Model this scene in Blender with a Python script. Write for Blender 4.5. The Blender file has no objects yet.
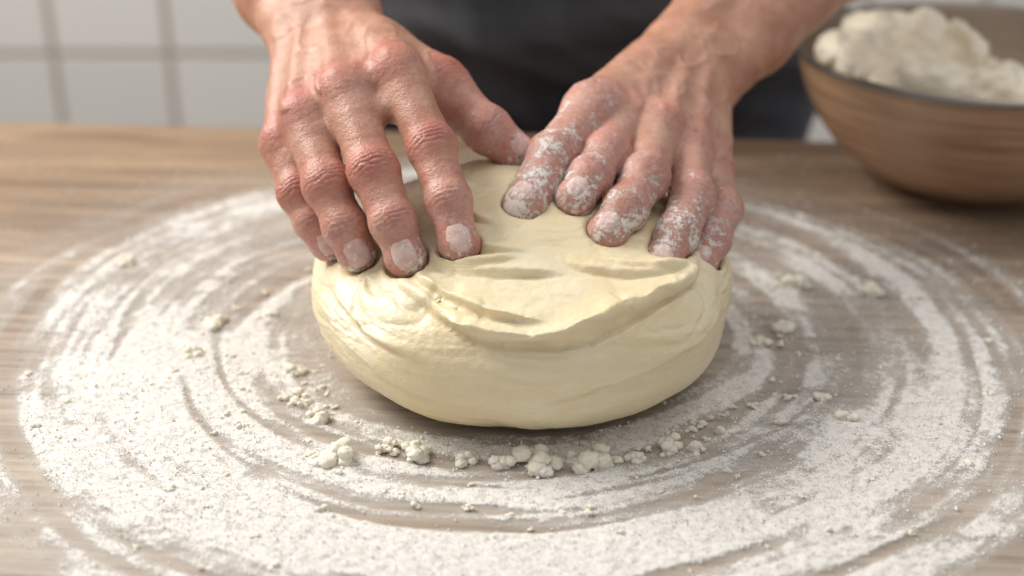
import bpy, math, numpy as np
from mathutils import Vector
HQ=0.0010
scene=bpy.context.scene
col=bpy.context.collection
rng=np.random.default_rng(7)
V=lambda *a: np.array(a,dtype=np.float64)
def nrm(v): return v/(np.linalg.norm(v)+1e-12)

# ---------------------------------------------------------------- noise
def vnoise(P,seed=0):
    P=P.astype(np.float64); i=np.floor(P).astype(np.int64); f=P-i; f=f*f*(3-2*f)
    def h(x,y,z):
        n=(x*374761393+y*668265263+z*2147483647+seed*974634777)&0xFFFFFFFF
        n=((n^(n>>13))*1274126177)&0xFFFFFFFF
        n=(n^(n>>16))&0xFFFFFF
        return n/float(0xFFFFFF)
    x,y,z=i[:,0],i[:,1],i[:,2]; fx,fy,fz=f[:,0],f[:,1],f[:,2]
    c=lambda a,b,t:a+(b-a)*t
    r=c(c(c(h(x,y,z),h(x+1,y,z),fx),c(h(x,y+1,z),h(x+1,y+1,z),fx),fy),
        c(c(h(x,y,z+1),h(x+1,y,z+1),fx),c(h(x,y+1,z+1),h(x+1,y+1,z+1),fx),fy),fz)
    return r*2-1
def fbm(P,o=3,seed=0):
    s=0;a=1;t=0
    for k in range(o):
        s=s+a*vnoise(P*(2**k)+17.3*k,seed+k);t+=a;a*=.5
    return s/t

# ---------------------------------------------------------------- sdf tools
def rc(P,a,b,ra,rb):
    ba=b-a; L=float(ba@ba)+1e-12
    t=np.clip(((P-a)@ba)/L,0,1)
    d=P-a-t[:,None]*ba
    return np.sqrt((d*d).sum(1))-(ra+(rb-ra)*t)
def sph(P,c,r):
    d=P-c; return np.sqrt((d*d).sum(1))-r
def ell(P,c,r,ex=2.0):
    q=np.abs((P-c)/r); k=(q**ex).sum(1)**(1/ex)
    return (k-1)*min(r)
def ell2(P,c,r,ep,ez):
    q=np.abs((P-c)/r); p=(q[:,0]**ep+q[:,1]**ep)**(1/ep)
    return ((p**ez+q[:,2]**ez)**(1/ez)-1)*min(r)
def smin(a,b,k):
    h=np.clip(.5+.5*(b-a)/k,0,1); return b*(1-h)+a*h-k*h*(1-h)
def smax(a,b,k): return -smin(-a,-b,k)
def chunked(f,P,n=600000):
    return np.concatenate([f(P[i:i+n]) for i in range(0,len(P),n)]) if len(P) else np.zeros(0)
def net(f,lo,hi,h,slack=1.3):
    lo=np.array(lo,float);hi=np.array(hi,float);B=8
    nb=np.ceil((hi-lo)/(h*B)).astype(int)
    g=np.stack(np.meshgrid(*[np.arange(n) for n in nb],indexing='ij'),-1).reshape(-1,3)
    cen=lo+(g*B+3.5)*h
    cv=chunked(f,cen).astype(np.float32)
    act=np.abs(cv)<h*B*.87*slack
    vol=np.repeat(cv.reshape(-1,1),B**3,1)
    off=np.stack(np.meshgrid(*[np.arange(B)]*3,indexing='ij'),-1).reshape(-1,3)
    ai=np.nonzero(act)[0]
    for s in range(0,len(ai),1200):
        a=ai[s:s+1200]
        p=(lo+(g[a][:,None,:]*B+off[None])*h).reshape(-1,3)
        vol[a]=f(p).reshape(-1,B**3)
    vol=vol.reshape(*nb,B,B,B).transpose(0,3,1,4,2,5).reshape(*(nb*B))
    N=np.array(vol.shape); ins=vol<0
    quads=[]
    key=lambda i,j,k:(i*N[1]+j)*N[2]+k
    for ax in range(3):
        sl0=[slice(None)]*3;sl1=[slice(None)]*3
        sl0[ax]=slice(0,-1);sl1[ax]=slice(1,None)
        A=ins[tuple(sl0)];Bb=ins[tuple(sl1)]
        i,j,k=np.nonzero(A!=Bb)
        ok=(i>0)&(j>0)&(k>0)&(i<N[0]-1)&(j<N[1]-1)&(k<N[2]-1)
        i,j,k=i[ok],j[ok],k[ok]; s=A[i,j,k]
        if ax==0: q=[key(i,j-1,k-1),key(i,j,k-1),key(i,j,k),key(i,j-1,k)]
        elif ax==1: q=[key(i-1,j,k-1),key(i-1,j,k),key(i,j,k),key(i,j,k-1)]
        else: q=[key(i-1,j-1,k),key(i,j-1,k),key(i,j,k),key(i-1,j,k)]
        q=np.stack(q,1); q[~s]=q[~s][:,::-1]; quads.append(q)
    Q=np.concatenate(quads)
    u,inv=np.unique(Q,return_inverse=True); Q=inv.reshape(Q.shape)
    ci=u//(N[1]*N[2]);cj=(u//N[2])%N[1];ck=u%N[2]
    cor={}
    for a in (0,1):
        for b in (0,1):
            for c in (0,1): cor[(a,b,c)]=vol[ci+a,cj+b,ck+c]
    acc=np.zeros((len(u),3));cnt=np.zeros(len(u))
    ks=list(cor)
    for p in ks:
        for ax in range(3):
            if p[ax]==0:
                q=list(p);q[ax]=1;q=tuple(q)
                v0,v1=cor[p],cor[q]; m=(v0<0)!=(v1<0)
                t=np.where(m,v0/np.where(m,v0-v1,1),0)
                pt=np.tile(np.array(p,float),(len(u),1)); pt[:,ax]+=t
                acc[m]+=pt[m];cnt[m]+=1
    vt=acc/cnt[:,None]+np.stack([ci,cj,ck],1)
    return lo+vt*h,Q
def grad(f,P,e=.0004):
    k=np.array([[1,-1,-1],[-1,-1,1],[-1,1,-1],[1,1,1]],float)
    g=0
    for r in k: g=g+r*chunked(f,P+r*e)[:,None]
    g/=4*e
    return g
def project(f,P,e=.0004,mx=.002):
    g=grad(f,P,e); l=(g*g).sum(1)
    d=chunked(f,P)
    P=P-g*(np.clip(d,-mx,mx)/np.maximum(l,.2))[:,None]
    return P,g/np.sqrt(np.maximum(l,1e-9))[:,None]
def mkmesh(name,Vt,F,mats=(),smooth=True,parent=None,attrs=None,midx=None):
    me=bpy.data.meshes.new(name)
    Vt=np.asarray(Vt,dtype=np.float32);F=np.asarray(F)
    n=F.shape[1]
    me.vertices.add(len(Vt));me.vertices.foreach_set('co',Vt.ravel())
    me.loops.add(F.size);me.loops.foreach_set('vertex_index',F.ravel().astype(np.int32))
    me.polygons.add(len(F));me.polygons.foreach_set('loop_start',(np.arange(len(F))*n).astype(np.int32))
    try: me.polygons.foreach_set('loop_total',np.full(len(F),n,dtype=np.int32))
    except Exception: pass
    if midx is not None: me.polygons.foreach_set('material_index',midx.astype(np.int32))
    me.update(calc_edges=True); me.validate()
    me.polygons.foreach_set('use_smooth',[smooth]*len(me.polygons))
    for m in mats: me.materials.append(m)
    if attrs is not None:
        ca=me.color_attributes.new(name='tint',type='FLOAT_COLOR',domain='POINT')
        a=np.ones((len(Vt),4),dtype=np.float32); a[:,:attrs.shape[1]]=attrs
        ca.data.foreach_set('color',a.ravel())
    ob=bpy.data.objects.new(name,me);col.objects.link(ob)
    if parent: ob.parent=parent
    return ob
def empty(name,loc=(0,0,0)):
    e=bpy.data.objects.new(name,None);col.objects.link(e);e.location=loc;return e

# ---------------------------------------------------------------- node helper
class M:
    def __init__(s,name):
        s.m=bpy.data.materials.new(name);s.m.use_nodes=True;s.t=s.m.node_tree;s.n=s.t.nodes;s.l=s.t.links
        s.b=s.n['Principled BSDF']
    def node(s,t,**k):
        x=s.n.new(t)
        for a,b in k.items(): setattr(x,a,b)
        return x
    def set(s,sock,v):
        if isinstance(v,bpy.types.NodeSocket): s.l.new(v,sock)
        else: sock.default_value=v
    def coord(s,scale=(1,1,1),loc=(0,0,0),rot=(0,0,0)):
        c=s.node('ShaderNodeTexCoord');m=s.node('ShaderNodeMapping')
        m.inputs['Scale'].default_value=scale;m.inputs['Location'].default_value=loc;m.inputs['Rotation'].default_value=rot
        s.l.new(c.outputs['Object'],m.inputs['Vector']);return m.outputs[0]
    def noise(s,vec,scale,detail=4,rough=.55,dist=0):
        n=s.node('ShaderNodeTexNoise');s.l.new(vec,n.inputs['Vector'])
        n.inputs['Scale'].default_value=scale;n.inputs['Detail'].default_value=detail
        n.inputs['Roughness'].default_value=rough;n.inputs['Distortion'].default_value=dist
        return n.outputs['Fac']
    def vor(s,vec,scale,feat='F1'):
        n=s.node('ShaderNodeTexVoronoi');n.feature=feat;s.l.new(vec,n.inputs['Vector']);n.inputs['Scale'].default_value=scale
        return n.outputs['Distance']
    def rng(s,v,a,b,c=0,d=1):
        n=s.node('ShaderNodeMapRange');s.set(n.inputs[0],v)
        for i,x in enumerate((a,b,c,d)): s.set(n.inputs[i+1],x)
        return n.outputs[0]
    def math(s,op,a,b=0.0):
        n=s.node('ShaderNodeMath',operation=op);s.set(n.inputs[0],a);s.set(n.inputs[1],b);return n.outputs[0]
    def mix(s,f,a,b):
        n=s.node('ShaderNodeMix',data_type='RGBA');s.set(n.inputs['Factor'],f)
        s.set(n.inputs[6],a if isinstance(a,bpy.types.NodeSocket) else (*a,1));s.set(n.inputs[7],b if isinstance(b,bpy.types.NodeSocket) else (*b,1))
        return n.outputs[2]
    def attr(s):
        a=s.node('ShaderNodeVertexColor');a.layer_name='tint';sp=s.node('ShaderNodeSeparateColor')
        s.l.new(a.outputs[0],sp.inputs[0]);return sp.outputs
    def bump(s,h,dist,strength=1,prev=None):
        n=s.node('ShaderNodeBump');n.inputs['Distance'].default_value=dist;n.inputs['Strength'].default_value=strength
        s.l.new(h,n.inputs['Height'])
        if prev: s.l.new(prev,n.inputs['Normal'])
        return n.outputs[0]
    def out(s,color=None,rough=None,normal=None,**k):
        if color is not None: s.set(s.b.inputs['Base Color'],color if isinstance(color,bpy.types.NodeSocket) else (*color,1))
        if rough is not None: s.set(s.b.inputs['Roughness'],rough)
        if normal is not None: s.l.new(normal,s.b.inputs['Normal'])
        for a,b in k.items(): s.set(s.b.inputs[a.replace('_',' ')],b)
        return s.m

# ---------------------------------------------------------------- materials
def skin_mat():
    m=M('skin');c=m.coord();A=m.attr()
    n1=m.noise(c,60,5,.6);n2=m.noise(c,480,4,.65)
    base=m.mix(m.rng(n1,.35,.65),(.42,.195,.118),(.57,.31,.213))
    base=m.mix(m.math('MULTIPLY',m.rng(n2,.42,.72),.34),base,(.35,.135,.085))
    red=m.math('MULTIPLY',A[0],m.rng(n1,.25,.65,.62,.98))
    base=m.mix(red,base,(.48,.100,.078))
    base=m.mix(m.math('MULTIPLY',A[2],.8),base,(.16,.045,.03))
    f1=m.noise(c,360,5,.72);f2=m.noise(c,1300,2,.6);f0=m.noise(c,80,4)
    fn=m.math('ADD',m.math('MULTIPLY',f1,.62),m.math('MULTIPLY',f2,.38))
    am=m.math('MULTIPLY',A[1],m.rng(f0,.36,.62,.6,1.2))
    film=m.math('MULTIPLY',m.rng(am,0,1,0,.60),m.rng(f1,.35,.6,.3,1))
    base=m.mix(film,base,(.78,.61,.565))
    th=m.math('SUBTRACT',.775,m.math('MULTIPLY',am,.34))
    fm=m.rng(fn,th,m.math('ADD',th,.06))
    fm=m.math('MULTIPLY',fm,m.rng(am,.01,.12))
    colr=m.mix(m.math('MULTIPLY',fm,.90),base,(.89,.83,.78))
    b=m.bump(m.vor(c,900),.0004,.42)
    b=m.bump(n2,.0011,.38,b)
    b=m.bump(fm,.0008,.7,b)
    return m.out(colr,m.rng(fm,0,1,.42,.85),b,Subsurface_Weight=.08,Subsurface_Scale=.005,Subsurface_Radius=(1,.35,.2))
def nail_mat(name,fl):
    m=M(name);c=m.coord();n=m.noise(c,150,3)
    b=m.mix(m.rng(n,.35,.65),(.66,.42,.38),(.80,.60,.55))
    fm=m.rng(m.noise(c,420,5,.7),.56-fl*.12,.64-fl*.12)
    b=m.mix(fm,b,(.85,.78,.73))
    return m.out(b,m.rng(fm,0,1,.28,.85),m.bump(fm,.0005,.5),Subsurface_Weight=.08,Subsurface_Scale=.004)
def dough_mat(name,c1,c2):
    m=M(name);c=m.coord();n1=m.noise(c,18,4);n2=m.noise(c,260,5,.65)
    cs=m.coord((22,22,120));n3=m.noise(cs,1,5,.65,1.2)
    base=m.mix(m.rng(n1,.35,.65),c1,c2)
    base=m.mix(m.rng(n3,.55,.35,0,.30),base,tuple(x*y for x,y in zip(c1,(.92,.85,.70))))
    fl=m.rng(m.noise(c,600,4,.75),.56,.68)
    fl=m.math('MULTIPLY',fl,m.rng(m.noise(c,28,3),.46,.64,0,.8))
    base=m.mix(fl,base,(.88,.85,.78))
    b=m.bump(n3,.0022,.48); b=m.bump(n2,.0011,.48,b)
    return m.out(base,.33,b,Subsurface_Weight=.12,Subsurface_Scale=.006,Subsurface_Radius=(1,.8,.5))
SKIN=skin_mat();NAIL=nail_mat('nail',.2);NAILF=nail_mat('floured_nail',.6)
DOUGH=dough_mat('dough_surface',(.81,.685,.435),(.87,.78,.56))
DOUGH2=dough_mat('bowl_dough_surface',(.86,.78,.62),(.90,.84,.70))
def cloth(name,a,b,sc=900):
    m=M(name);c=m.coord();n=m.noise(c,12,4);w=m.noise(c,sc,2)
    return m.out(m.mix(n,a,b),.9,m.bump(w,.0008,.5))
SHIRT=cloth('shirt_cloth',(.10,.115,.15),(.17,.19,.23))
APRON=cloth('apron_cloth',(.034,.036,.043),(.072,.075,.084))
JEANS=cloth('trouser_cloth',(.02,.03,.06),(.04,.05,.09))
HAIR=cloth('hair_strands',(.02,.012,.008),(.05,.03,.02),300)
SHOE=cloth('shoe_leather',(.02,.02,.02),(.04,.035,.03))
EYE=M('eye_white').out((.8,.8,.8),.2)

# ---------------------------------------------------------------- arms / hands
def hand_spec(side):
    if side=='L':
        F=dict(
        index=[V(-.0601,.0079,.1563),V(-.0410,-.0299,.1273),V(-.0317,-.0540,.1076),V(-.0262,-.0675,.0900)],
        middle=[V(-.0878,.0015,.1473),V(-.0701,-.0408,.1183),V(-.0595,-.0600,.0985),V(-.0535,-.0670,.0828)],
        ring=[V(-.1089,-.0005,.1337),V(-.0950,-.0363,.1090),V(-.0851,-.0505,.0920),V(-.0797,-.0525,.0790)],
        pinky=[V(-.1227,.0056,.1159),V(-.1123,-.0193,.0980),V(-.1042,-.0285,.0860),V(-.0973,-.0310,.0745)])
        T=[V(-.0698,.0616,.1500),V(-.0394,.0313,.1404),V(-.0135,.0121,.1228),V(.0016,.0109,.1106)]
        base=[V(-.0888,.0865,.1594),V(-.1009,.0922,.1597),V(-.1143,.0915,.1581),V(-.1252,.0924,.1531)]
        wr=[V(-.1220,.0959,.1557),V(-.0970,.1003,.1652)]
        elbow=V(-.225,.33,.24);shoulder=V(-.150,.52,.47)
        hint=V(0,-.8,.6);thint=V(.3,-.6,.7)
    else:
        F=dict(
        index=[V(.0615,.0397,.1182),V(.0504,.0007,.1126),V(.0408,-.0225,.1085),V(.0326,-.0345,.1018)],
        middle=[V(.0814,.0359,.1148),V(.0703,-.0139,.1049),V(.0584,-.0375,.0967),V(.0481,-.0500,.0885)],
        ring=[V(.0986,.0355,.1043),V(.0960,-.0132,.0932),V(.0856,-.0410,.0845),V(.0762,-.0560,.0740)],
        pinky=[V(.1136,.0402,.0883),V(.1145,.0001,.0811),V(.1065,-.0240,.0740),V(.0990,-.0370,.0662)])
        T=[V(.0825,.1065,.1311),V(.0444,.0373,.1248),V(.0213,-.0060,.1140),V(.0067,-.0370,.0985)]
        base=[V(.0943,.1182,.1326),V(.1031,.1191,.1299),V(.1128,.1170,.1255),V(.1188,.1140,.1189)]
        wr=[V(.1010,.1270,.1350),V(.1220,.1200,.1230)]
        elbow=V(.275,.33,.22);shoulder=V(.20,.52,.47)
        hint=V(0,-.5,.87);thint=V(-.3,-.5,.8)
    return dict(F=F,T=T,base=base,wr=wr,elbow=elbow,shoulder=shoulder,hint=hint,thint=thint,side=side)
RAD=dict(index=[.0130,.0123,.0111,.0102],middle=[.0132,.0127,.0113,.0104],ring=[.0126,.0121,.0109,.0100],pinky=[.0114,.0107,.0098,.0090],thumb=[.0165,.0144,.0128,.0108])
def orth(n,t):
    t=nrm(t); return nrm(n-(n@t)*t)
def finger_sdf(P,J,R,hint):
    d=None
    for i in range(3):
        a,b=J[i],J[i+1]
        s=rc(P,a,b,R[i]*.95,R[i+1]*.95)
        d=s if d is None else smin(d,s,.003)
    for i in (1,2):
        t=nrm(J[i+1]-J[i-1]);n=orth(hint,t)
        d=smin(d,sph(P,J[i]+n*.0004,R[i]*.99),.005)
    t=nrm(J[3]-J[2]);n=orth(hint,t)
    d=smin(d,sph(P,J[3]-n*.0012,R[3]*.98),.003)
    return d
def palm_sdf(P,S):
    F=S['F'];names=['index','middle','ring','pinky'];mc=[F[n][0] for n in names];B=S['base']
    up=np.cross(mc[3]-mc[0],mc[1]-B[1]);up=nrm(up); 
    if up[2]<0: up=-up
    S['up']=up
    r=[.0130,.0132,.0128,.0118]
    d=None
    for i in range(4):
        s=rc(P,B[i]-up*.002,mc[i],.0150,r[i]); d=s if d is None else smin(d,s,.010)
    for i in range(3):
        a=(B[i]+B[i+1])/2-up*.004;b=(mc[i]+mc[i+1])/2-up*.003
        b=b+(a-b)*.05
        d=smin(d,rc(P,a,b,.0135,.0118),.008)
        w0=F[names[i]][0]*.66+F[names[i]][1]*.34;w1=F[names[i+1]][0]*.66+F[names[i+1]][1]*.34
        d=smin(d,rc(P,w0-up*.002,w1-up*.002,.0070,.0070),.008)
    for i in range(4):
        d=smin(d,sph(P,mc[i]+up*.0014,r[i]*.93),.004)
        t=nrm(mc[i]-B[i])
        d=smin(d,rc(P,B[i]+up*.0112,mc[i]+up*.0106,.0023,.0026),.006)
    T=S['T']
    d=smin(d,rc(P,T[0],T[1],.0170,.0148),.012)
    d=smin(d,rc(P,T[0]*.6+mc[0]*.4-up*.003,T[1]*.55+mc[0]*.45-up*.003,.0105,.0085),.012)
    W=S['wr'];E=S['elbow'];c=(W[0]+W[1])/2
    ax=nrm(E-c)
    side=nrm(np.cross(ax,up))
    for k in (-1,1):
        d=smin(d,rc(P,c+side*.014*k,c+ax*.05+side*.014*k,.0205,.0230),.012)
        d=smin(d,rc(P,c+ax*.05+side*.014*k,c+ax*.17+side*.012*k,.0230,.036),.015)
        d=smin(d,rc(P,c+ax*.17+side*.012*k,E+side*.006*k,.036,.038),.02)
    m=(B[1]+B[2])/2
    d=smin(d,rc(P,m-up*.002,c,.019,.021),.014)
    us=1 if ((B[3]-B[0])@side)>0 else -1
    d=smin(d,sph(P,c+ax*.012+side*us*.022+up*.008,.010),.010)
    d=smin(d,rc(P,E,E+(S['shoulder']-E)*.55,.037,.045),.02)
    return d
def hand_sdf(S):
    def f(P):
        pl=palm_sdf(P,S); d=pl
        for n,J in S['F'].items():
            d=np.minimum(d,smin(finger_sdf(P,J,RAD[n],S['hint']),pl,.006))
        T=S['T']
        th=rc(P,T[1],T[2],RAD['thumb'][1]*.97,RAD['thumb'][2]*.95)
        th=smin(th,rc(P,T[2],T[3],RAD['thumb'][2]*.97,RAD['thumb'][3]),.003)
        n=orth(S['thint'],T[3]-T[1])
        th=smin(th,sph(P,T[2]+n*.0008,RAD['thumb'][2]),.004)
        th=smin(th,sph(P,T[3]-n*.001,RAD['thumb'][3]),.003)
        d=np.minimum(d,smin(th,pl,.012))
        return d
    return f
baker=empty('baker',(0.03,.55,-.9))
bpy.context.view_layer.update()
def par(ob,p):
    ob.parent=p; ob.matrix_parent_inverse=p.matrix_world.inverted()
HS={}
for side,nm in (('L','right'),('R','left')):
    S=hand_spec(side); f=hand_sdf(S); f(np.zeros((1,3))); HS[side]=(S,f)
    pts=np.array([p for J in S['F'].values() for p in J]+S['T']+S['base']+[S['elbow'],S['elbow']+(S['shoulder']-S['elbow'])*.55])
    lo=pts.min(0)-.052;hi=pts.max(0)+.052
    Vt,Q=net(f,lo,hi,HQ)
    for _ in range(2): Vt,N=project(f,Vt)
    chains={n:(J,RAD[n],S['hint']) for n,J in S['F'].items()}
    chains['thumb']=(S['T'],RAD['thumb'],S['thint'])
    names=list(chains)
    D=np.stack([np.min([rc(Vt,J[i],J[i+1],R[i],R[i+1]) for i in (0,1,2)],0) if n!='thumb' else np.min([rc(Vt,J[i],J[i+1],R[i],R[i+1]) for i in (1,2)],0) for n,(J,R,h) in chains.items()])
    own=D.argmin(0);dm=D.min(0)
    red=np.zeros(len(Vt));flour=np.zeros(len(Vt));dark=np.zeros(len(Vt));disp=np.zeros(len(Vt))
    nz=fbm(Vt*220,3,3); nb=fbm(Vt*70,2,4)
    for k,n in enumerate(names):
        J,R,h=chains[n]; mk=(own==k)&(dm<.006)
        for i in (1,2):
            t=nrm(J[i+1]-J[i-1]);dn=orth(h,t)
            s=(Vt-J[i])@t; w=np.clip(N@dn,0,1)
            dist=np.linalg.norm(Vt-J[i],axis=1)
            near=mk&(dist<R[i]*2.2)
            amp=.00042 if i==1 else .00028
            width=.0060 if i==1 else .0040
            wr_=np.exp(-(s/width)**2)*w*(.6+.6*np.clip(nb+.5,0,1))
            c=np.cos(2*np.pi*(s/.0025)+nz*5.0+nb*3)
            disp+=np.where(near,amp*wr_*c,0)
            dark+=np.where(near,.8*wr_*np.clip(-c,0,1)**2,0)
            wp=np.clip(-(N@dn),0,1);disp-=np.where(near,.0008*np.exp(-(s/.0012)**2)*wp,0)
            red=np.maximum(red,np.where(near,((.68 if i==1 else .48)+.3*nb)*np.exp(-(s/(R[i]*1.2))**2)*(.45+.55*w),0))
        L=np.linalg.norm(J[3]-J[1]);ax_=nrm(J[3]-J[1]);sa=((Vt-J[1])@ax_)/L
        ln=np.exp(-(vnoise(np.stack([(Vt@ax_)*260,Vt[:,0]*70,Vt[:,2]*70],1),71)/.12)**2)
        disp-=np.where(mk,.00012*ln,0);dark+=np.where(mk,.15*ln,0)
        dt=np.linalg.norm(Vt-J[3],axis=1)
        red=np.maximum(red,np.where(mk,(.82+.3*nb)*np.exp(-(dt/.019)**2),0))
        red=np.maximum(red,np.where(mk,(.34 if side=='L' else .54)*np.clip(sa+.6,0,1),0))
        fl=np.clip(.10+sa*.62,0,1) if side=='L' else np.clip(.65+sa*.30,0,1.0)
        flour=np.maximum(flour,np.where(mk,fl,0))
    up=S['up']
    for n,J in S['F'].items():
        dd=np.linalg.norm(Vt-J[0]-up*.008,axis=1); w=np.clip(N@up,0,1)
        red=np.maximum(red,((1.0 if side=='L' else .5)+.3*nb)*np.exp(-(dd/.0155)**2)*(.3+.7*w))
        dk=fbm(Vt*V(300,300,300),2,9)
        disp+=.00010*np.exp(-(dd/.012)**2)*dk
    mcs=np.mean([J[0] for J in S['F'].values()],0)
    dh=np.linalg.norm(Vt-mcs,axis=1)
    if side=='R': flour=np.maximum(flour,.50*np.exp(-(dh/.048)**2))
    else: flour=np.maximum(flour,.34*np.exp(-(dh/.07)**2))
    ve=fbm(Vt*V(55,36,55),2,55); disp+=.0011*np.exp(-(ve/.10)**2)*np.clip(N@up,0,1)*np.clip(1-dh/.16,0,1)*(dm>.002)
    disp+=.00035*fbm(Vt*90,3,5)+.00010*fbm(Vt*450,2,6)+.0006*flour*np.clip(fbm(Vt*330,2,8),0,1)
    Vd=Vt+N*disp[:,None]
    at=np.stack([np.clip(red,0,1),np.clip(flour,0,1.1),np.clip(dark,0,1)],1)
    ob=mkmesh(nm+'_arm_and_hand',Vd,Q,[SKIN],attrs=at);par(ob,baker)
    for n in names:
        J,R,h=chains[n]; t=nrm(J[3]-J[2]);dn=orth(h,t);b=np.cross(t,dn)
        ar=np.linspace(0,1,9);ph=np.linspace(0,2*np.pi,33)[:-1]
        ha=.0078 if n!='pinky' else .0064; hl=.0090 if n!='pinky' else .0074
        if n=='thumb': ha,hl=.0082,.0092
        if side=='R': ha*=.82;hl*=.80
        pts=[];rr=[]
        for a in ar:
            for p in ph:
                cu,cv=math.cos(p),math.sin(p); e=.72
                u=a*abs(cu)**e*np.sign(cu);v=a*abs(cv)**e*np.sign(cv)
                th=u*ha/R[3]
                dr=nrm(dn*math.cos(th)+b*math.sin(th)+t*max(0,v)*.30)
                pts.append(J[3]+t*(v*hl-.0004)-t*max(0,v)*.003+dr*.018);rr.append((dr,a))
        pts=np.array(pts);dirs=np.array([r[0] for r in rr]);aa=np.array([r[1] for r in rr])
        fs=lambda q:finger_sdf(q,J,R,h) if n!='thumb' else f(q)
        for _ in range(14): pts=pts-dirs*fs(pts)[:,None]
        pts=pts+dirs*(.00085*(1-aa**5)-.00045)[:,None]
        Fq=[];m=len(ph)
        for i in range(8):
            for j in range(m):
                Fq.append((i*m+j,(i+1)*m+j,(i+1)*m+(j+1)%m,i*m+(j+1)%m))
        no=mkmesh(nm+'_nail_'+n,pts,Fq,[NAIL if side=='L' else NAILF]);par(no,baker)

# ---------------------------------------------------------------- dough
fL=HS['L'][1];fR=HS['R'][1]
def base_f(P):
    lo=ell2(P,V(.007,-.015,.037),V(.111,.115,.043),2.03,2.45)
    left=ell(P,V(-.030,-.008,.052),V(.070,.088,.037),2.0)
    top=ell2(P,V(.022,-.012,.060),V(.084,.098,.029),2.05,2.0)
    mound=ell(P,V(.006,-.002,.072),V(.068,.064,.0355),2.0)
    return smin(smin(lo,left,.014),smin(top,mound,.014),.014)
def spi(cx,cy,r0,r1,a0,a1,z=.09,sx=1.35,n=9):
    o=[]
    for i in range(n):
        t=i/(n-1);a=math.radians(a0+(a1-a0)*t);r=r0+(r1-r0)*t
        o.append((cx+r*math.cos(a)*sx,cy+r*math.sin(a),z))
    return o
FO=[([(-.064,-.066,.084),(-.055,-.084,.078),(-.047,-.098,.069),(-.033,-.110,.062),(-.006,-.118,.055),(.026,-.117,.056),(.052,-.107,.062),(.075,-.088,.068),(.098,-.060,.073),(.113,-.024,.076)],.0068,.0160,.0026),
    ([(-.052,-.070,.084),(-.046,-.084,.078),(-.034,-.097,.071),(-.014,-.106,.064),(.008,-.110,.061),(.026,-.109,.062)],.0050,.0070,.0028),
    (spi(.010,-.052,.046,.036,185,300),.0036,.0085,.0020),
    (spi(.004,-.046,.030,.030,150,290),.0044,.0070,.0024),
    (spi(.002,-.034,.028,.016,110,262),.0038,.0060,.0022),
    (spi(.040,-.050,.030,.042,235,345),.0034,.0080,.0016),
    (spi(.056,-.052,.022,.030,230,330),.0028,.0055,.0014),
    (spi(-.020,-.060,.016,.026,200,330,.085),.0034,.0050,.0020),
    ([(-.098,-.040,.064),(-.086,-.070,.058),(-.066,-.098,.050),(-.040,-.116,.044)],.0020,.0080,.0010),
    ([(-.095,-.050,.050),(-.078,-.086,.042),(-.055,-.108,.034),(-.020,-.124,.030)],.0016,.0090,.0006),
    ([(.010,-.126,.036),(.050,-.116,.040),(.084,-.090,.048),(.106,-.050,.054)],.0018,.0100,.0007)]
def resamp(P,n):
    P=np.array(P,float);c=np.concatenate([[0],np.cumsum(np.linalg.norm(np.diff(P,axis=0),axis=1))])
    t=np.linspace(0,c[-1],n*4);Q=np.stack([np.interp(t,c,P[:,i]) for i in range(3)],1)
    for _ in range(n*2): Q[1:-1]=(Q[:-2]+2*Q[1:-1]+Q[2:])/4
    return Q[np.linspace(0,len(Q)-1,n).astype(int)]
FOLDS=[]
for pts,A,w,gd in FO:
    Pp=resamp(pts,18)
    for _ in range(10): Pp,Nn=project(base_f,Pp,.0006,.01)
    T=np.gradient(Pp,axis=0);T/=np.linalg.norm(T,axis=1)[:,None]
    U=np.cross(Nn,T)
    U*=np.sign((U@V(0,.6,.8)).mean());U/=np.linalg.norm(U,axis=1)[:,None]
    FOLDS.append((Pp,U,A,w,gd))
def dough_f(P):
    d=base_f(P)
    m=np.nonzero((d<.018)&(d>-.018)&(P[:,1]<.04))[0]
    if len(m):
        p=P[m]
        wv=np.stack([fbm(p*38,2,61),fbm(p*38,2,63),fbm(p*38,2,65)],1)*.0070
        p=p+wv;add=np.zeros(len(m))
        for Pp,U,A,w,gd in FOLDS:
            n=len(Pp)
            near=np.nonzero(np.min([((p-Pp[i])**2).sum(1) for i in range(0,n,2)],0)<.034**2)[0]
            if not len(near): continue
            q=p[near];b=np.full(len(q),1e9);h=np.zeros(len(q));t_=np.zeros(len(q))
            for i in range(n-1):
                ba=Pp[i+1]-Pp[i];t=np.clip(((q-Pp[i])@ba)/(ba@ba),0,1)
                v=q-Pp[i]-t[:,None]*ba;dd=(v*v).sum(1);k=dd<b
                Ui=U[i][None]*(1-t[:,None])+U[i+1][None]*t[:,None]
                b[k]=dd[k];h[k]=(v*Ui).sum(1)[k];t_[k]=((i+t)/(n-1))[k]
            fd=np.clip(np.minimum(t_,1-t_)*3.0,0,1);fd=fd*fd*(3-2*fd)
            fade=fd*np.exp(-np.clip(np.sqrt(b)-np.abs(h)-.006,0,1)/.004)
            s=1/(1+np.exp(-h/.0012))
            lip=A*s*np.exp(-(np.clip(h,0,1)/w)**1.6)
            gr=gd*np.exp(-((h+.0008)/.0020)**2)
            add[near]+=(lip-gr)*fade
        d[m]-=add*.9
    return d
def dough_full(P):
    d=dough_f(P)
    h=np.full(len(P),1.0)
    m=(d>-.03)&(P[:,2]>.04)
    if m.any(): h[m]=np.minimum(fL(P[m]),fR(P[m]))
    d=smax(d,-(h-.0002),.004)
    d=smax(d,-(P[:,2]-.0006),.004)
    return d
Vt,Q=net(dough_full,(-.125,-.148,-.005),(.135,.125,.124),.0012)
Vt,N=project(dough_full,Vt)
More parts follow.
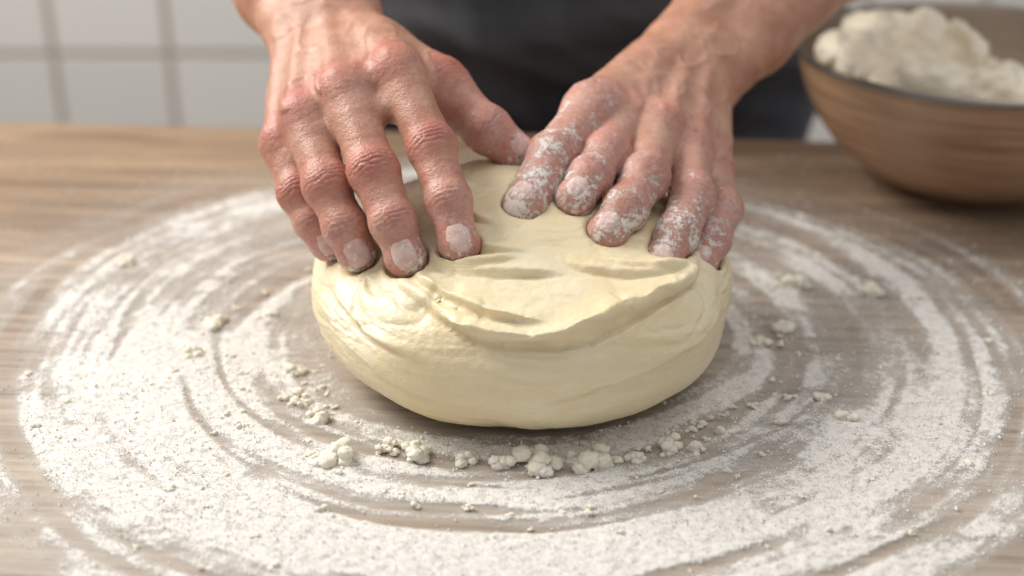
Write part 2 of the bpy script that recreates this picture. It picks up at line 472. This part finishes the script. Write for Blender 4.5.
ang=np.arctan2(Vt[:,1],Vt[:,0]);rad=np.hypot(Vt[:,0],Vt[:,1])
topw=np.clip((Vt[:,2]-.042)/.02,0,1)
wrp=fbm(Vt*18,2,31)
qz=(Vt[:,2]*55+rad*22*topw+wrp*1.6+Vt[:,0]*10)
st=np.stack([Vt[:,0]*15,Vt[:,1]*15,qz],1)
r1=fbm(st,2,14); ridg=np.exp(-(r1/.06)**2)
st2=np.stack([Vt[:,0]*34+5,Vt[:,1]*34,qz*2.1],1)
r2=fbm(st2,2,19); ridg2=np.exp(-(r2/.09)**2)
mask=np.clip(.0+1.3*fbm(Vt*16,2,33)+.85*topw,0,1)
d=.0013*r1*(.25+mask)-.0013*ridg*mask+.0008*r2*(.3+mask)-.0009*ridg2*mask+.0022*fbm(Vt*24,2,15)+.00020*fbm(Vt*450,2,16)
low=np.clip(Vt[:,2]/.01,0,1)
Vt=Vt+N*(d*low)[:,None]
mkmesh('bread_dough',Vt,Q,[DOUGH])

# ---------------------------------------------------------------- flour
arcs=[]
ar=np.random.default_rng(21)
for _ in range(260):
    front=ar.random()<.5
    a0=ar.normal(-math.pi/2,1.0) if front else ar.uniform(-math.pi,math.pi)
    arcs.append((ar.uniform(.125,.32),a0,ar.uniform(.3,1.0),ar.uniform(.0015,.0060),ar.uniform(-.52,.45),ar.uniform(-.022,.022)))
def density(x,y):
    dx=x;dy=(y-.012)*1.03
    th=np.arctan2(dy,dx);r=np.hypot(dx,dy)
    P=np.stack([x*9,y*9,x*0],1); w=fbm(P,3,41)*.022
    rr=(r+w+.006*np.sin(th*2+1))
    g=lambda c,s:np.exp(-((rr-c)/s)**2)
    front=np.clip(.5-.5*np.sin(th),0,1)
    d=.46*g(.265,.042)+(.33+.28*front)*g(.212,.017)+.42*g(.174,.012)+.36*g(.145,.013)
    d+=front**2*.36*np.exp(-((rr-.222)/.050)**2)
    d+=.25*np.exp(-(rr/.31)**6)+.20*np.exp(-(rr/.44)**4)
    for c,a0,aw,wd,am,sl in arcs:
        da=(th-a0+math.pi)%(2*math.pi)-math.pi
        q=(r+w*.5-c-sl*da)/wd; m=np.abs(q)<3
        d[m]+=am*np.exp(-q[m]**2)*np.exp(-(da[m]/aw)**4)
    d=np.clip(d,0,None)*(.70+.34*np.clip(front*1.7,0,1))*np.clip((.41-rr)/.13,.12,1)
    s=fbm(np.stack([th*2.6,r*170,rr*0],1),3,44)
    s2=fbm(np.stack([x*32,y*32,x*0],1),3,47)
    s3=fbm(np.stack([x*11,y*11,x*0+3],1),2,48)
    s4=fbm(np.stack([x*140,y*140,x*0+3],1),2,49)
    d=d*(1+.65*s)*(1+.50*s2)*(1+.45*s3)*(1+.35*s4)
    d*=np.clip((np.hypot(x-.005,y+.01)-.085)/.02,0,1)
    db=np.hypot(x-.333,y-.26); d*=np.clip((db-.075)/.03,0,1)
    return np.clip(d,0,.95)
nx,ny=600,440
gx=np.linspace(-.50,.50,nx);gy=np.linspace(-.27,.33,ny)
X,Y=np.meshgrid(gx,gy,indexing='ij');X=X.ravel();Y=Y.ravel()
dn=density(X,Y)
ed=np.clip(np.minimum((.50-np.abs(X))/.06,np.minimum((Y+.27)/.02,(.33-Y)/.04)),0,1);dn=dn*ed
hz=.0003+dn*(.0010+.0007*fbm(np.stack([X*300,Y*300,X*0],1),2,51))
idx=np.arange(nx*ny).reshape(nx,ny)
Fq=np.stack([idx[:-1,:-1],idx[1:,:-1],idx[1:,1:],idx[:-1,1:]],-1).reshape(-1,4)
Fq=Fq[dn[Fq].max(1)>.02]
us,inv=np.unique(Fq,return_inverse=True);Fq=inv.reshape(Fq.shape)
fm=M('flour_powder');c=fm.coord();A=fm.attr()
a1=fm.noise(c,260,6,.8);a2=fm.noise(c,1400,3,.7)
s=fm.math('ADD',fm.math('MULTIPLY',a1,.45),fm.math('MULTIPLY',a2,.55))
th=fm.math('SUBTRACT',.69,fm.math('MULTIPLY',A[0],.32))
al=fm.rng(s,th,fm.math('ADD',th,.10))
film=fm.rng(A[0],0,.9,0,.50)
al=fm.math('MAXIMUM',al,film)
al=fm.math('MULTIPLY',al,fm.rng(A[0],.0,.08))
FL=fm.out(fm.mix(a1,(.77,.74,.695),(.89,.87,.84)),.95,fm.bump(s,.0012,.65),Alpha=al)
fld=mkmesh('flour_dusting',np.stack([X,Y,hz],1)[us],Fq,[FL],attrs=np.stack([dn,dn,dn],1)[us])
n=140000
gxr=rng.uniform(-.52,.52,n);gyr=rng.uniform(-.30,.32,n)
de=density(gxr,gyr);keep=(rng.random(n)<np.clip(de*.5+.025,0,1))&(np.hypot(gxr-.333,gyr-.26)>.07)&(np.hypot(gxr,gyr+.01)>.10)
gxr,gyr,de=gxr[keep][:48000],gyr[keep][:48000],de[keep][:48000]
sz=rng.gamma(1.5,.00014,len(gxr))+.00015;sz=np.minimum(sz,.0011)
oc=np.array([[1,0,0],[-1,0,0],[0,1,0],[0,-1,0],[0,0,1],[0,0,-1]],float)
of=np.array([[0,2,4],[2,1,4],[1,3,4],[3,0,4],[2,0,5],[1,2,5],[3,1,5],[0,3,5]])
gv=oc[None]*sz[:,None,None]*rng.uniform(.7,1.3,(len(sz),6,1))+np.stack([gxr,gyr,.0004+de*.001+sz*.5],1)[:,None]
gf=of[None]+(np.arange(len(sz))*6)[:,None,None]
FG=M('flour_grain').out((.93,.91,.88),.95)
o=mkmesh('flour_grains',gv.reshape(-1,3),gf.reshape(-1,3),[FG],smooth=False);o.parent=fld

# ---------------------------------------------------------------- crumbs
C=[(-.083,-.126,.0082),(.043,-.132,.0092),(.0145,-.130,.0086),(-.0035,-.131,.0058),(-.0467,-.122,.0064),(.078,-.115,.0058),(.177,.074,.0070),(.218,.063,.0065),(-.118,-.036,.0056),(-.1110,-.070,.0052),(-.098,-.086,.0060),(-.173,.022,.0065),(-.179,-.015,.0055),(.091,-.1165,.0048),(-.247,.108,.006),(-.143,.035,.0045),(.162,-.066,.0045),(.137,-.09,.0045),(.242,.058,.005),(.14,-.003,.005),(.157,.015,.0055),(.171,-.087,.0045),(-.062,-.116,.0052),(.06,-.125,.0045),(-.024,-.128,.0045),(.105,-.102,.004),(.030,-.129,.0045)]
for _ in range(44):
    a=math.radians(rng.uniform(-175,-10));r=abs(rng.normal(0,.009))
    C.append((.006+(.115+r)*math.cos(a),-.015+(.110+r)*math.sin(a),rng.uniform(.0014,.0030)))
for _ in range(420):
    a=rng.uniform(0,2*np.pi);r=rng.normal(.155,.03) if rng.random()<.5 else rng.uniform(.14,.28)
    r=max(r,.136); x_,y_=r*math.cos(a),r*math.sin(a)*.97
    if math.hypot(x_-.333,y_-.26)<.09: continue
    C.append((x_,y_,min(rng.gamma(2,.0006)+.0006,.0028)))
import bmesh
bm=bmesh.new();bmesh.ops.create_icosphere(bm,subdivisions=3,radius=1);bm.verts.ensure_lookup_table()
iv=np.array([v.co[:] for v in bm.verts]);ifc=np.array([[v.index for v in f.verts] for f in bm.faces]);bm.free()
VV=[];FF=[];o=0
for x,y,r in C:
    k=15 if r>.0040 else (5 if r>.0017 else 2)
    for j in range(k):
        c=V(x+rng.normal(0,r*.42),y+rng.normal(0,r*.42),0);rr=r*rng.uniform(.22,.55)
        c[2]=rr*.5+(rng.uniform(0,r*.5) if j<6 else 0)
        p=iv*rr; p=p*(1+.45*fbm(iv*2.4+rng.uniform(0,90),3,5))[:,None]*V(1.1,1.1,.8)
        p=p+c;p[:,2]=np.maximum(p[:,2],.0004)
        VV.append(p);FF.append(ifc+o);o+=len(iv)
cm=M('crumb_surface');cc=cm.coord();cn=cm.noise(cc,700,4,.7)
CR=cm.out(cm.mix(cn,(.92,.84,.68),(.95,.90,.79)),.85,cm.bump(cn,.0015,.6),Subsurface_Weight=.2,Subsurface_Scale=.004,Subsurface_Radius=(1,.8,.6))
o=mkmesh('dough_crumbs',np.concatenate(VV),np.concatenate(FF),[CR]);o.parent=fld

# ---------------------------------------------------------------- table
def box(x0,x1,y0,y1,z0,z1,bev=.003):
    bm=bmesh.new();bmesh.ops.create_cube(bm,size=1)
    for v in bm.verts: v.co=Vector(((x0+x1)/2+v.co.x*(x1-x0),(y0+y1)/2+v.co.y*(y1-y0),(z0+z1)/2+v.co.z*(z1-z0)))
    bmesh.ops.bevel(bm,geom=bm.edges[:],offset=bev,segments=2,affect='EDGES')
    return bm
def bmobj(name,bm,mats,smooth=False):
    me=bpy.data.meshes.new(name);bm.to_mesh(me);bm.free()
    for m in mats: me.materials.append(m)
    if smooth: me.polygons.foreach_set('use_smooth',[True]*len(me.polygons))
    ob=bpy.data.objects.new(name,me);col.objects.link(ob);return ob
wm=M('table_wood');c=wm.coord((1,1,1))
sx=wm.node('ShaderNodeSeparateXYZ');wm.l.new(c,sx.inputs[0])
pl=wm.math('FLOOR',wm.math('DIVIDE',wm.math('ADD',sx.outputs[1],.7),.155))
cs=wm.node('ShaderNodeCombineXYZ');wm.l.new(sx.outputs[0],cs.inputs[0]);wm.l.new(sx.outputs[1],cs.inputs[1]);wm.l.new(wm.math('MULTIPLY',pl,3.7),cs.inputs[2])
mp=wm.node('ShaderNodeMapping');mp.inputs['Scale'].default_value=(2.6,30,1);wm.l.new(cs.outputs[0],mp.inputs[0])
g1=wm.noise(mp.outputs[0],1.0,7,.65,1.4);
mp2=wm.node('ShaderNodeMapping');mp2.inputs['Scale'].default_value=(9,170,1);wm.l.new(cs.outputs[0],mp2.inputs[0])
g2=wm.noise(mp2.outputs[0],1.0,5,.7,.4)
wn=wm.node('ShaderNodeTexWhiteNoise',noise_dimensions='1D');wm.l.new(pl,wn.inputs['W'])
cw=wm.mix(wm.rng(g1,.38,.62),(.150,.088,.046),(.39,.265,.165))
cw=wm.mix(wm.math('MULTIPLY',wm.rng(g2,.41,.59),.66),cw,(.105,.063,.036))
cw=wm.mix(wm.math('MULTIPLY',wn.outputs[0],.22),cw,(.42,.30,.195))
fr=wm.math('FRACT',wm.math('DIVIDE',wm.math('ADD',sx.outputs[1],.7),.155))
seam=wm.rng(wm.math('ABSOLUTE',wm.math('SUBTRACT',fr,.5)),.488,.497)
cw=wm.mix(wm.math('MULTIPLY',seam,.75),cw,(.06,.04,.025))
kn=wm.rng(wm.vor(wm.coord((3.2,7,1)),1.6),.10,.02);cw=wm.mix(wm.math('MULTIPLY',kn,.6),cw,(.08,.045,.025))
dist=wm.node('ShaderNodeVectorMath',operation='LENGTH');mp3=wm.node('ShaderNodeMapping');mp3.inputs['Location'].default_value=(0,.12,0);mp3.inputs['Scale'].default_value=(.75,1.1,0);wm.l.new(c,mp3.inputs[0]);wm.l.new(mp3.outputs[0],dist.inputs[0])
film=wm.math('MULTIPLY',wm.rng(dist.outputs['Value'],.46,.20,0,.48),wm.rng(wm.noise(c,14,4),.3,.65,.6,1))
film=wm.math('MULTIPLY',film,wm.rng(g2,.35,.65,1.2,.50))
cw=wm.mix(film,cw,(.61,.57,.51))
WOOD=wm.out(cw,.62,wm.bump(g2,-.0014,.7,wm.bump(seam,-.002,.6)))
table=empty('wooden_table',(0,0,-.9));table.rotation_euler=(0,0,math.radians(-4.2));bpy.context.view_layer.update()
top=bmobj('tabletop',box(-1.15,1.15,-.62,.368,-.045,0,.004),[WOOD])
top.parent=table;top.location=(0,0,.9)
for i,(x,y) in enumerate([(-1.05,-.54),(1.05,-.54),(-1.05,.29),(1.05,.29)]):
    l=bmobj('leg_%d'%(i+1),box(x-.04,x+.04,y-.04,y+.04,0,.856),[WOOD]);l.parent=table
ap=bmobj('apron_rail',box(-1.02,1.02,.26,.285,.76,.856),[WOOD]);ap.parent=table

# ---------------------------------------------------------------- bowl
bowl=empty('mixing_bowl',(.333,.26,0));bpy.context.view_layer.update()
bmn=M('bowl_outside');c=bmn.coord((3,3,60));n1=bmn.noise(c,3,5,.6,.4);n2=bmn.noise(bmn.coord(),9,3)
cb=bmn.mix(bmn.rng(n1,.3,.7),(.24,.128,.070),(.48,.305,.185));cb=bmn.mix(bmn.rng(n2,.4,.7,0,.45),cb,(.56,.41,.29))
BO=bmn.out(cb,.22,bmn.bump(n1,.0006,.3))
bi=M('bowl_inside');c=bi.coord((4,4,50));n1=bi.noise(c,3,4)
BI=bi.out(bi.mix(n1,(.24,.18,.125),(.38,.30,.24)),.4,Metallic=.25)
BR=M('bowl_rim').out((.26,.24,.22),.3,Metallic=.8)
prof=[(.0,.004,0),(.030,.003,0),(.040,.0,0),(.048,.0,0),(.052,.004,0),(.075,.012,0),(.098,.030,0),(.113,.050,0),(.1225,.070,0),(.1275,.086,0),(.1300,.095,0),(.1312,.0970,2),(.1315,.0990,2),(.1300,.1005,2),(.1280,.0995,2),(.1268,.095,1),(.1235,.083,1),(.118,.068,1),(.108,.050,1),(.093,.032,1),(.072,.017,1),(.045,.009,1),(.0,.007,1)]
nseg=128;VV=[];FF=[];MI=[]
for r,z,_ in prof:
    for j in range(nseg):
        a=2*math.pi*j/nseg;VV.append((r*math.cos(a),r*math.sin(a),z))
for i in range(len(prof)-1):
    for j in range(nseg):
        FF.append((i*nseg+j,i*nseg+(j+1)%nseg,(i+1)*nseg+(j+1)%nseg,(i+1)*nseg+j));MI.append(prof[i+1][2])
b=mkmesh('bowl_shell',VV,FF,[BO,BI,BR],midx=np.array(MI));b.parent=bowl
def bd(P):
    d=ell(P,V(-.025,0,.054),V(.090,.100,.032),2.2)
    for c,r in [((-.082,.015,.090),(.034,.024,.019)),((-.060,.050,.096),(.028,.024,.020)),((-.074,-.016,.087),(.034,.020,.017)),((-.030,.045,.096),(.016,.030,.019)),((-.006,.030,.089),(.013,.045,.021)),((-.048,-.044,.084),(.042,.020,.017)),((-.010,-.048,.080),(.032,.024,.019)),((.025,-.065,.081),(.034,.022,.014)),((.06,-.068,.079),(.030,.022,.013)),((-.040,.015,.092),(.022,.018,.018)),((.015,-.02,.076),(.03,.03,.015))]:
        d=smin(d,ell(P,V(*c),V(*r)),.0035)
    inside=ell(P,V(0,0,.105),V(.1255,.1255,.097))
    return smax(d,np.where(P[:,2]<.098,inside+.001,-1),.004)
Vt,Q=net(bd,(-.14,-.14,0),(.14,.14,.135),.0024,1.6)
N=grad(bd,Vt,.001);N/=np.linalg.norm(N,axis=1)[:,None]+1e-9
tw=np.clip((Vt[:,2]-.07)/.02,0,1)
Vt=Vt+N*((.008*fbm(Vt*V(60,30,60),3,70)+.002*fbm(Vt*130,2,71))*tw)[:,None]
o=mkmesh('bread_dough.001',Vt+np.array([.333,.26,0]),Q,[DOUGH2])

# ---------------------------------------------------------------- body
def torso_f(P):
    x=.03
    d=rc(P,V(x-.085,.555,.06),V(x+.135,.555,.06),.135,.135)
    d=smin(d,rc(P,V(x-.085,.57,-.10),V(x+.120,.57,-.10),.130,.130),.06)
    d=smin(d,rc(P,V(x-.09,.555,.28),V(x+.10,.555,.28),.125,.125),.08)
    d=smin(d,rc(P,V(x-.15,.56,.46),V(x+.15,.56,.46),.068,.068),.08)
    d=smin(d,rc(P,V(x,.555,.30),V(x,.56,.44),.12,.09),.06)
    for s,S in ((-1,HS['L'][0]),(1,HS['R'][0])):
        sh=S['shoulder'];e=S['elbow']
        d=smin(d,rc(P,sh,e+(sh-e)*.22,.066,.056),.03)
    return d
def legs_f(P):
    x=.03
    d=rc(P,V(x-.075,.57,-.12),V(x+.085,.57,-.12),.118,.118)
    for s in (-1,1):
        d=smin(d,rc(P,V(x+s*.09,.57,-.16),V(x+s*.11,.565,-.47),.095,.065),.02)
        d=smin(d,rc(P,V(x+s*.11,.565,-.47),V(x+s*.12,.58,-.83),.065,.05),.02)
    return d
Vt,Q=net(torso_f,(-.36,.33,-.28),(.42,.76,.60),.007,1.6)
N=grad(torso_f,Vt,.002);N/=np.linalg.norm(N,axis=1)[:,None]+1e-9
Vt=Vt+N*(.012*fbm(Vt*V(14,9,24),3,80))[:,None]
par(mkmesh('shirt',Vt,Q,[SHIRT]),baker)
Vt,Q=net(legs_f,(-.28,.40,-.90),(.36,.74,.02),.009,1.6)
par(mkmesh('trousers',Vt,Q,[JEANS]),baker)
def shoes_f(P):
    d=None
    for s in (-1,1):
        c=V(.03+s*.12,.54,-.862)
        k=smin(rc(P,c+V(0,-.11,-.002),c+V(0,.06,.0),.034,.036),rc(P,c+V(0,.04,.0),c+V(0,.045,.04),.036,.044),.02)
        d=k if d is None else np.minimum(d,k)
    return smax(d,-(P[:,2]+.898),.004)
Vt,Q=net(shoes_f,(-.20,.34,-.91),(.26,.68,-.76),.005,1.4);par(mkmesh('shoes',Vt,Q,[SHOE]),baker)
hc=V(.02,.50,.70)
def head_f(P):
    q=P-hc
    d=ell(q,V(0,.015,.03),V(.078,.095,.095))
    d=smin(d,ell(q,V(0,-.03,-.045),V(.056,.058,.062)),.03)
    d=smin(d,rc(q,V(0,-.085,.012),V(0,-.104,-.022),.008,.012),.012)
    for s in (-1,1):
        d=smin(d,ell(q,V(s*.08,.015,-.005),V(.010,.018,.030)),.006)
        d=smax(d,-sph(q,V(s*.031,-.092,.012),.014),.010)
        d=smin(d,rc(q,V(s*.014,-.088,.030),V(s*.046,-.078,.030),.006,.005),.008)
    for z in (-.047,-.057): d=smin(d,rc(q,V(-.02,-.084,z),V(.02,-.084,z),.005,.005),.004)
    d=smin(d,rc(q,V(0,.03,-.06),V(0,.055,-.21),.052,.058),.03)
    return d
Vt,Q=net(head_f,(-.1,.34,.44),(.14,.66,.86),.004,1.7)
par(mkmesh('head_and_neck',Vt,Q,[SKIN],attrs=np.zeros((len(Vt),3))),baker)
def hair_f(P):
    q=P-hc
    d=ell(q,V(0,.022,.038),V(.086,.100,.098))
    return smax(d,-(q@nrm(V(0,.75,.55))+.0-.012),.01)
Vt,Q=net(hair_f,(-.1,.34,.58),(.14,.66,.87),.004,1.7)
N=grad(hair_f,Vt,.001);N/=np.linalg.norm(N,axis=1)[:,None]+1e-9
Vt=Vt+N*(.004*fbm(Vt*V(160,30,60),3,81))[:,None]
par(mkmesh('hair',Vt,Q,[HAIR]),baker)
for s in (-1,1):
    bm=bmesh.new();bmesh.ops.create_uvsphere(bm,u_segments=24,v_segments=16,radius=.0125)
    e=bmobj('eye_%d'%(1 if s<0 else 2),bm,[EYE],True);e.location=Vector(hc)+Vector((s*.031,-.079,.012));bpy.context.view_layer.update();par(e,baker)
nu,nv=150,190
U=np.linspace(-1,1,nu);Zs=np.linspace(-.55,.40,nv)
pts=[]
for z in Zs:
    hw=.195 if z<.14 else .195-.08*min(1,(z-.14)/.12)
    for u in U: pts.append((-.010+u*hw,.25,z))
pts=np.array(pts)
comb=lambda P:np.minimum(torso_f(P),np.where(P[:,2]<-.05,legs_f(P)-.0,9))
for _ in range(60): pts[:,1]+=np.clip(comb(pts)*.8,-.05,.05)
pts[:,1]=np.minimum(pts[:,1],.56)
zlow=pts[:,2]<-.12
pts[zlow,1]=np.minimum(pts[zlow,1],.445)
fold=.018*fbm(np.stack([pts[:,0]*26+pts[:,2]*8,pts[:,2]*4,pts[:,0]*0],1),2,90)+.020*fbm(np.stack([pts[:,0]*7,pts[:,2]*36+pts[:,0]*18,pts[:,0]*0],1),2,92)*(np.exp(-((pts[:,2]-.06)/.07)**2))
band=-.008*np.exp(-((pts[:,2]-.075-.03*pts[:,0])/.016)**4)
pts[:,1]+=-.022+fold+band
idx=np.arange(nu*nv).reshape(nv,nu)
Fq=np.stack([idx[:-1,:-1],idx[:-1,1:],idx[1:,1:],idx[1:,:-1]],-1).reshape(-1,4)
apn=mkmesh('apron',pts,Fq,[APRON]);par(apn,baker)
sd=apn.modifiers.new('thick','SOLIDIFY');sd.thickness=.003

# ---------------------------------------------------------------- room
tm=M('wall_tiles');tc=tm.node('ShaderNodeTexCoord');sp=tm.node('ShaderNodeSeparateXYZ');tm.l.new(tc.outputs['Object'],sp.inputs[0])
cb=tm.node('ShaderNodeCombineXYZ');tm.l.new(tm.math('ADD',sp.outputs[0],.733+1.85),cb.inputs[0]);tm.l.new(tm.math('ADD',sp.outputs[2],.253+1.85),cb.inputs[1])
br=tm.node('ShaderNodeTexBrick');br.offset=0;br.squash=1;tm.l.new(cb.outputs[0],br.inputs['Vector'])
br.inputs['Scale'].default_value=1;br.inputs['Brick Width'].default_value=.185;br.inputs['Row Height'].default_value=.185
br.inputs['Mortar Size'].default_value=.007;br.inputs['Mortar Smooth'].default_value=.3
br.inputs['Color1'].default_value=(.78,.77,.75,1);br.inputs['Color2'].default_value=(.70,.695,.68,1);br.inputs['Mortar'].default_value=(.42,.38,.32,1)
TILE=tm.out(br.outputs['Color'],.25,tm.bump(br.outputs['Fac'],-.003,.6))
bmobj('wall_back',box(-3,3,1.5,1.6,-.9,1.8,.002),[TILE])
fmn=M('floor_wood');c=fmn.coord((1,8,1));n=fmn.noise(c,3,4)
bmobj('floor',box(-3,3,-2.5,1.5,-1.0,-.9,.002),[fmn.out(fmn.mix(n,(.16,.11,.08),(.26,.19,.13)),.5)])

# ---------------------------------------------------------------- lights, camera
w=bpy.data.worlds.new('world');scene.world=w;w.use_nodes=True
w.node_tree.nodes['Background'].inputs[0].default_value=(.98,.975,.98,1);w.node_tree.nodes['Background'].inputs[1].default_value=.48
def area(name,loc,target,size,en,colr):
    l=bpy.data.lights.new(name,'AREA');l.energy=en;l.size=size;l.color=colr
    ob=bpy.data.objects.new(name,l);col.objects.link(ob);ob.location=loc
    ob.rotation_euler=(Vector(target)-Vector(loc)).to_track_quat('-Z','Y').to_euler();return ob
area('window_light',(-1.15,.50,1.15),(0,0,.05),.85,38,(1,.95,.88))
area('fill_light',(.6,.3,1.6),(0,.0,.0),.8,5,(1,.96,.9))  # added weak fill from the upper right, no actual fixture there
cam=bpy.data.cameras.new('camera');co=bpy.data.objects.new('camera',cam);col.objects.link(co)
co.location=(0,-.72,.37);co.rotation_euler=(math.radians(65),0,0);cam.lens=50;cam.clip_start=.02
cam.dof.use_dof=True;cam.dof.focus_distance=.70;cam.dof.aperture_fstop=3.6
scene.camera=co
scene.view_settings.view_transform='Standard'
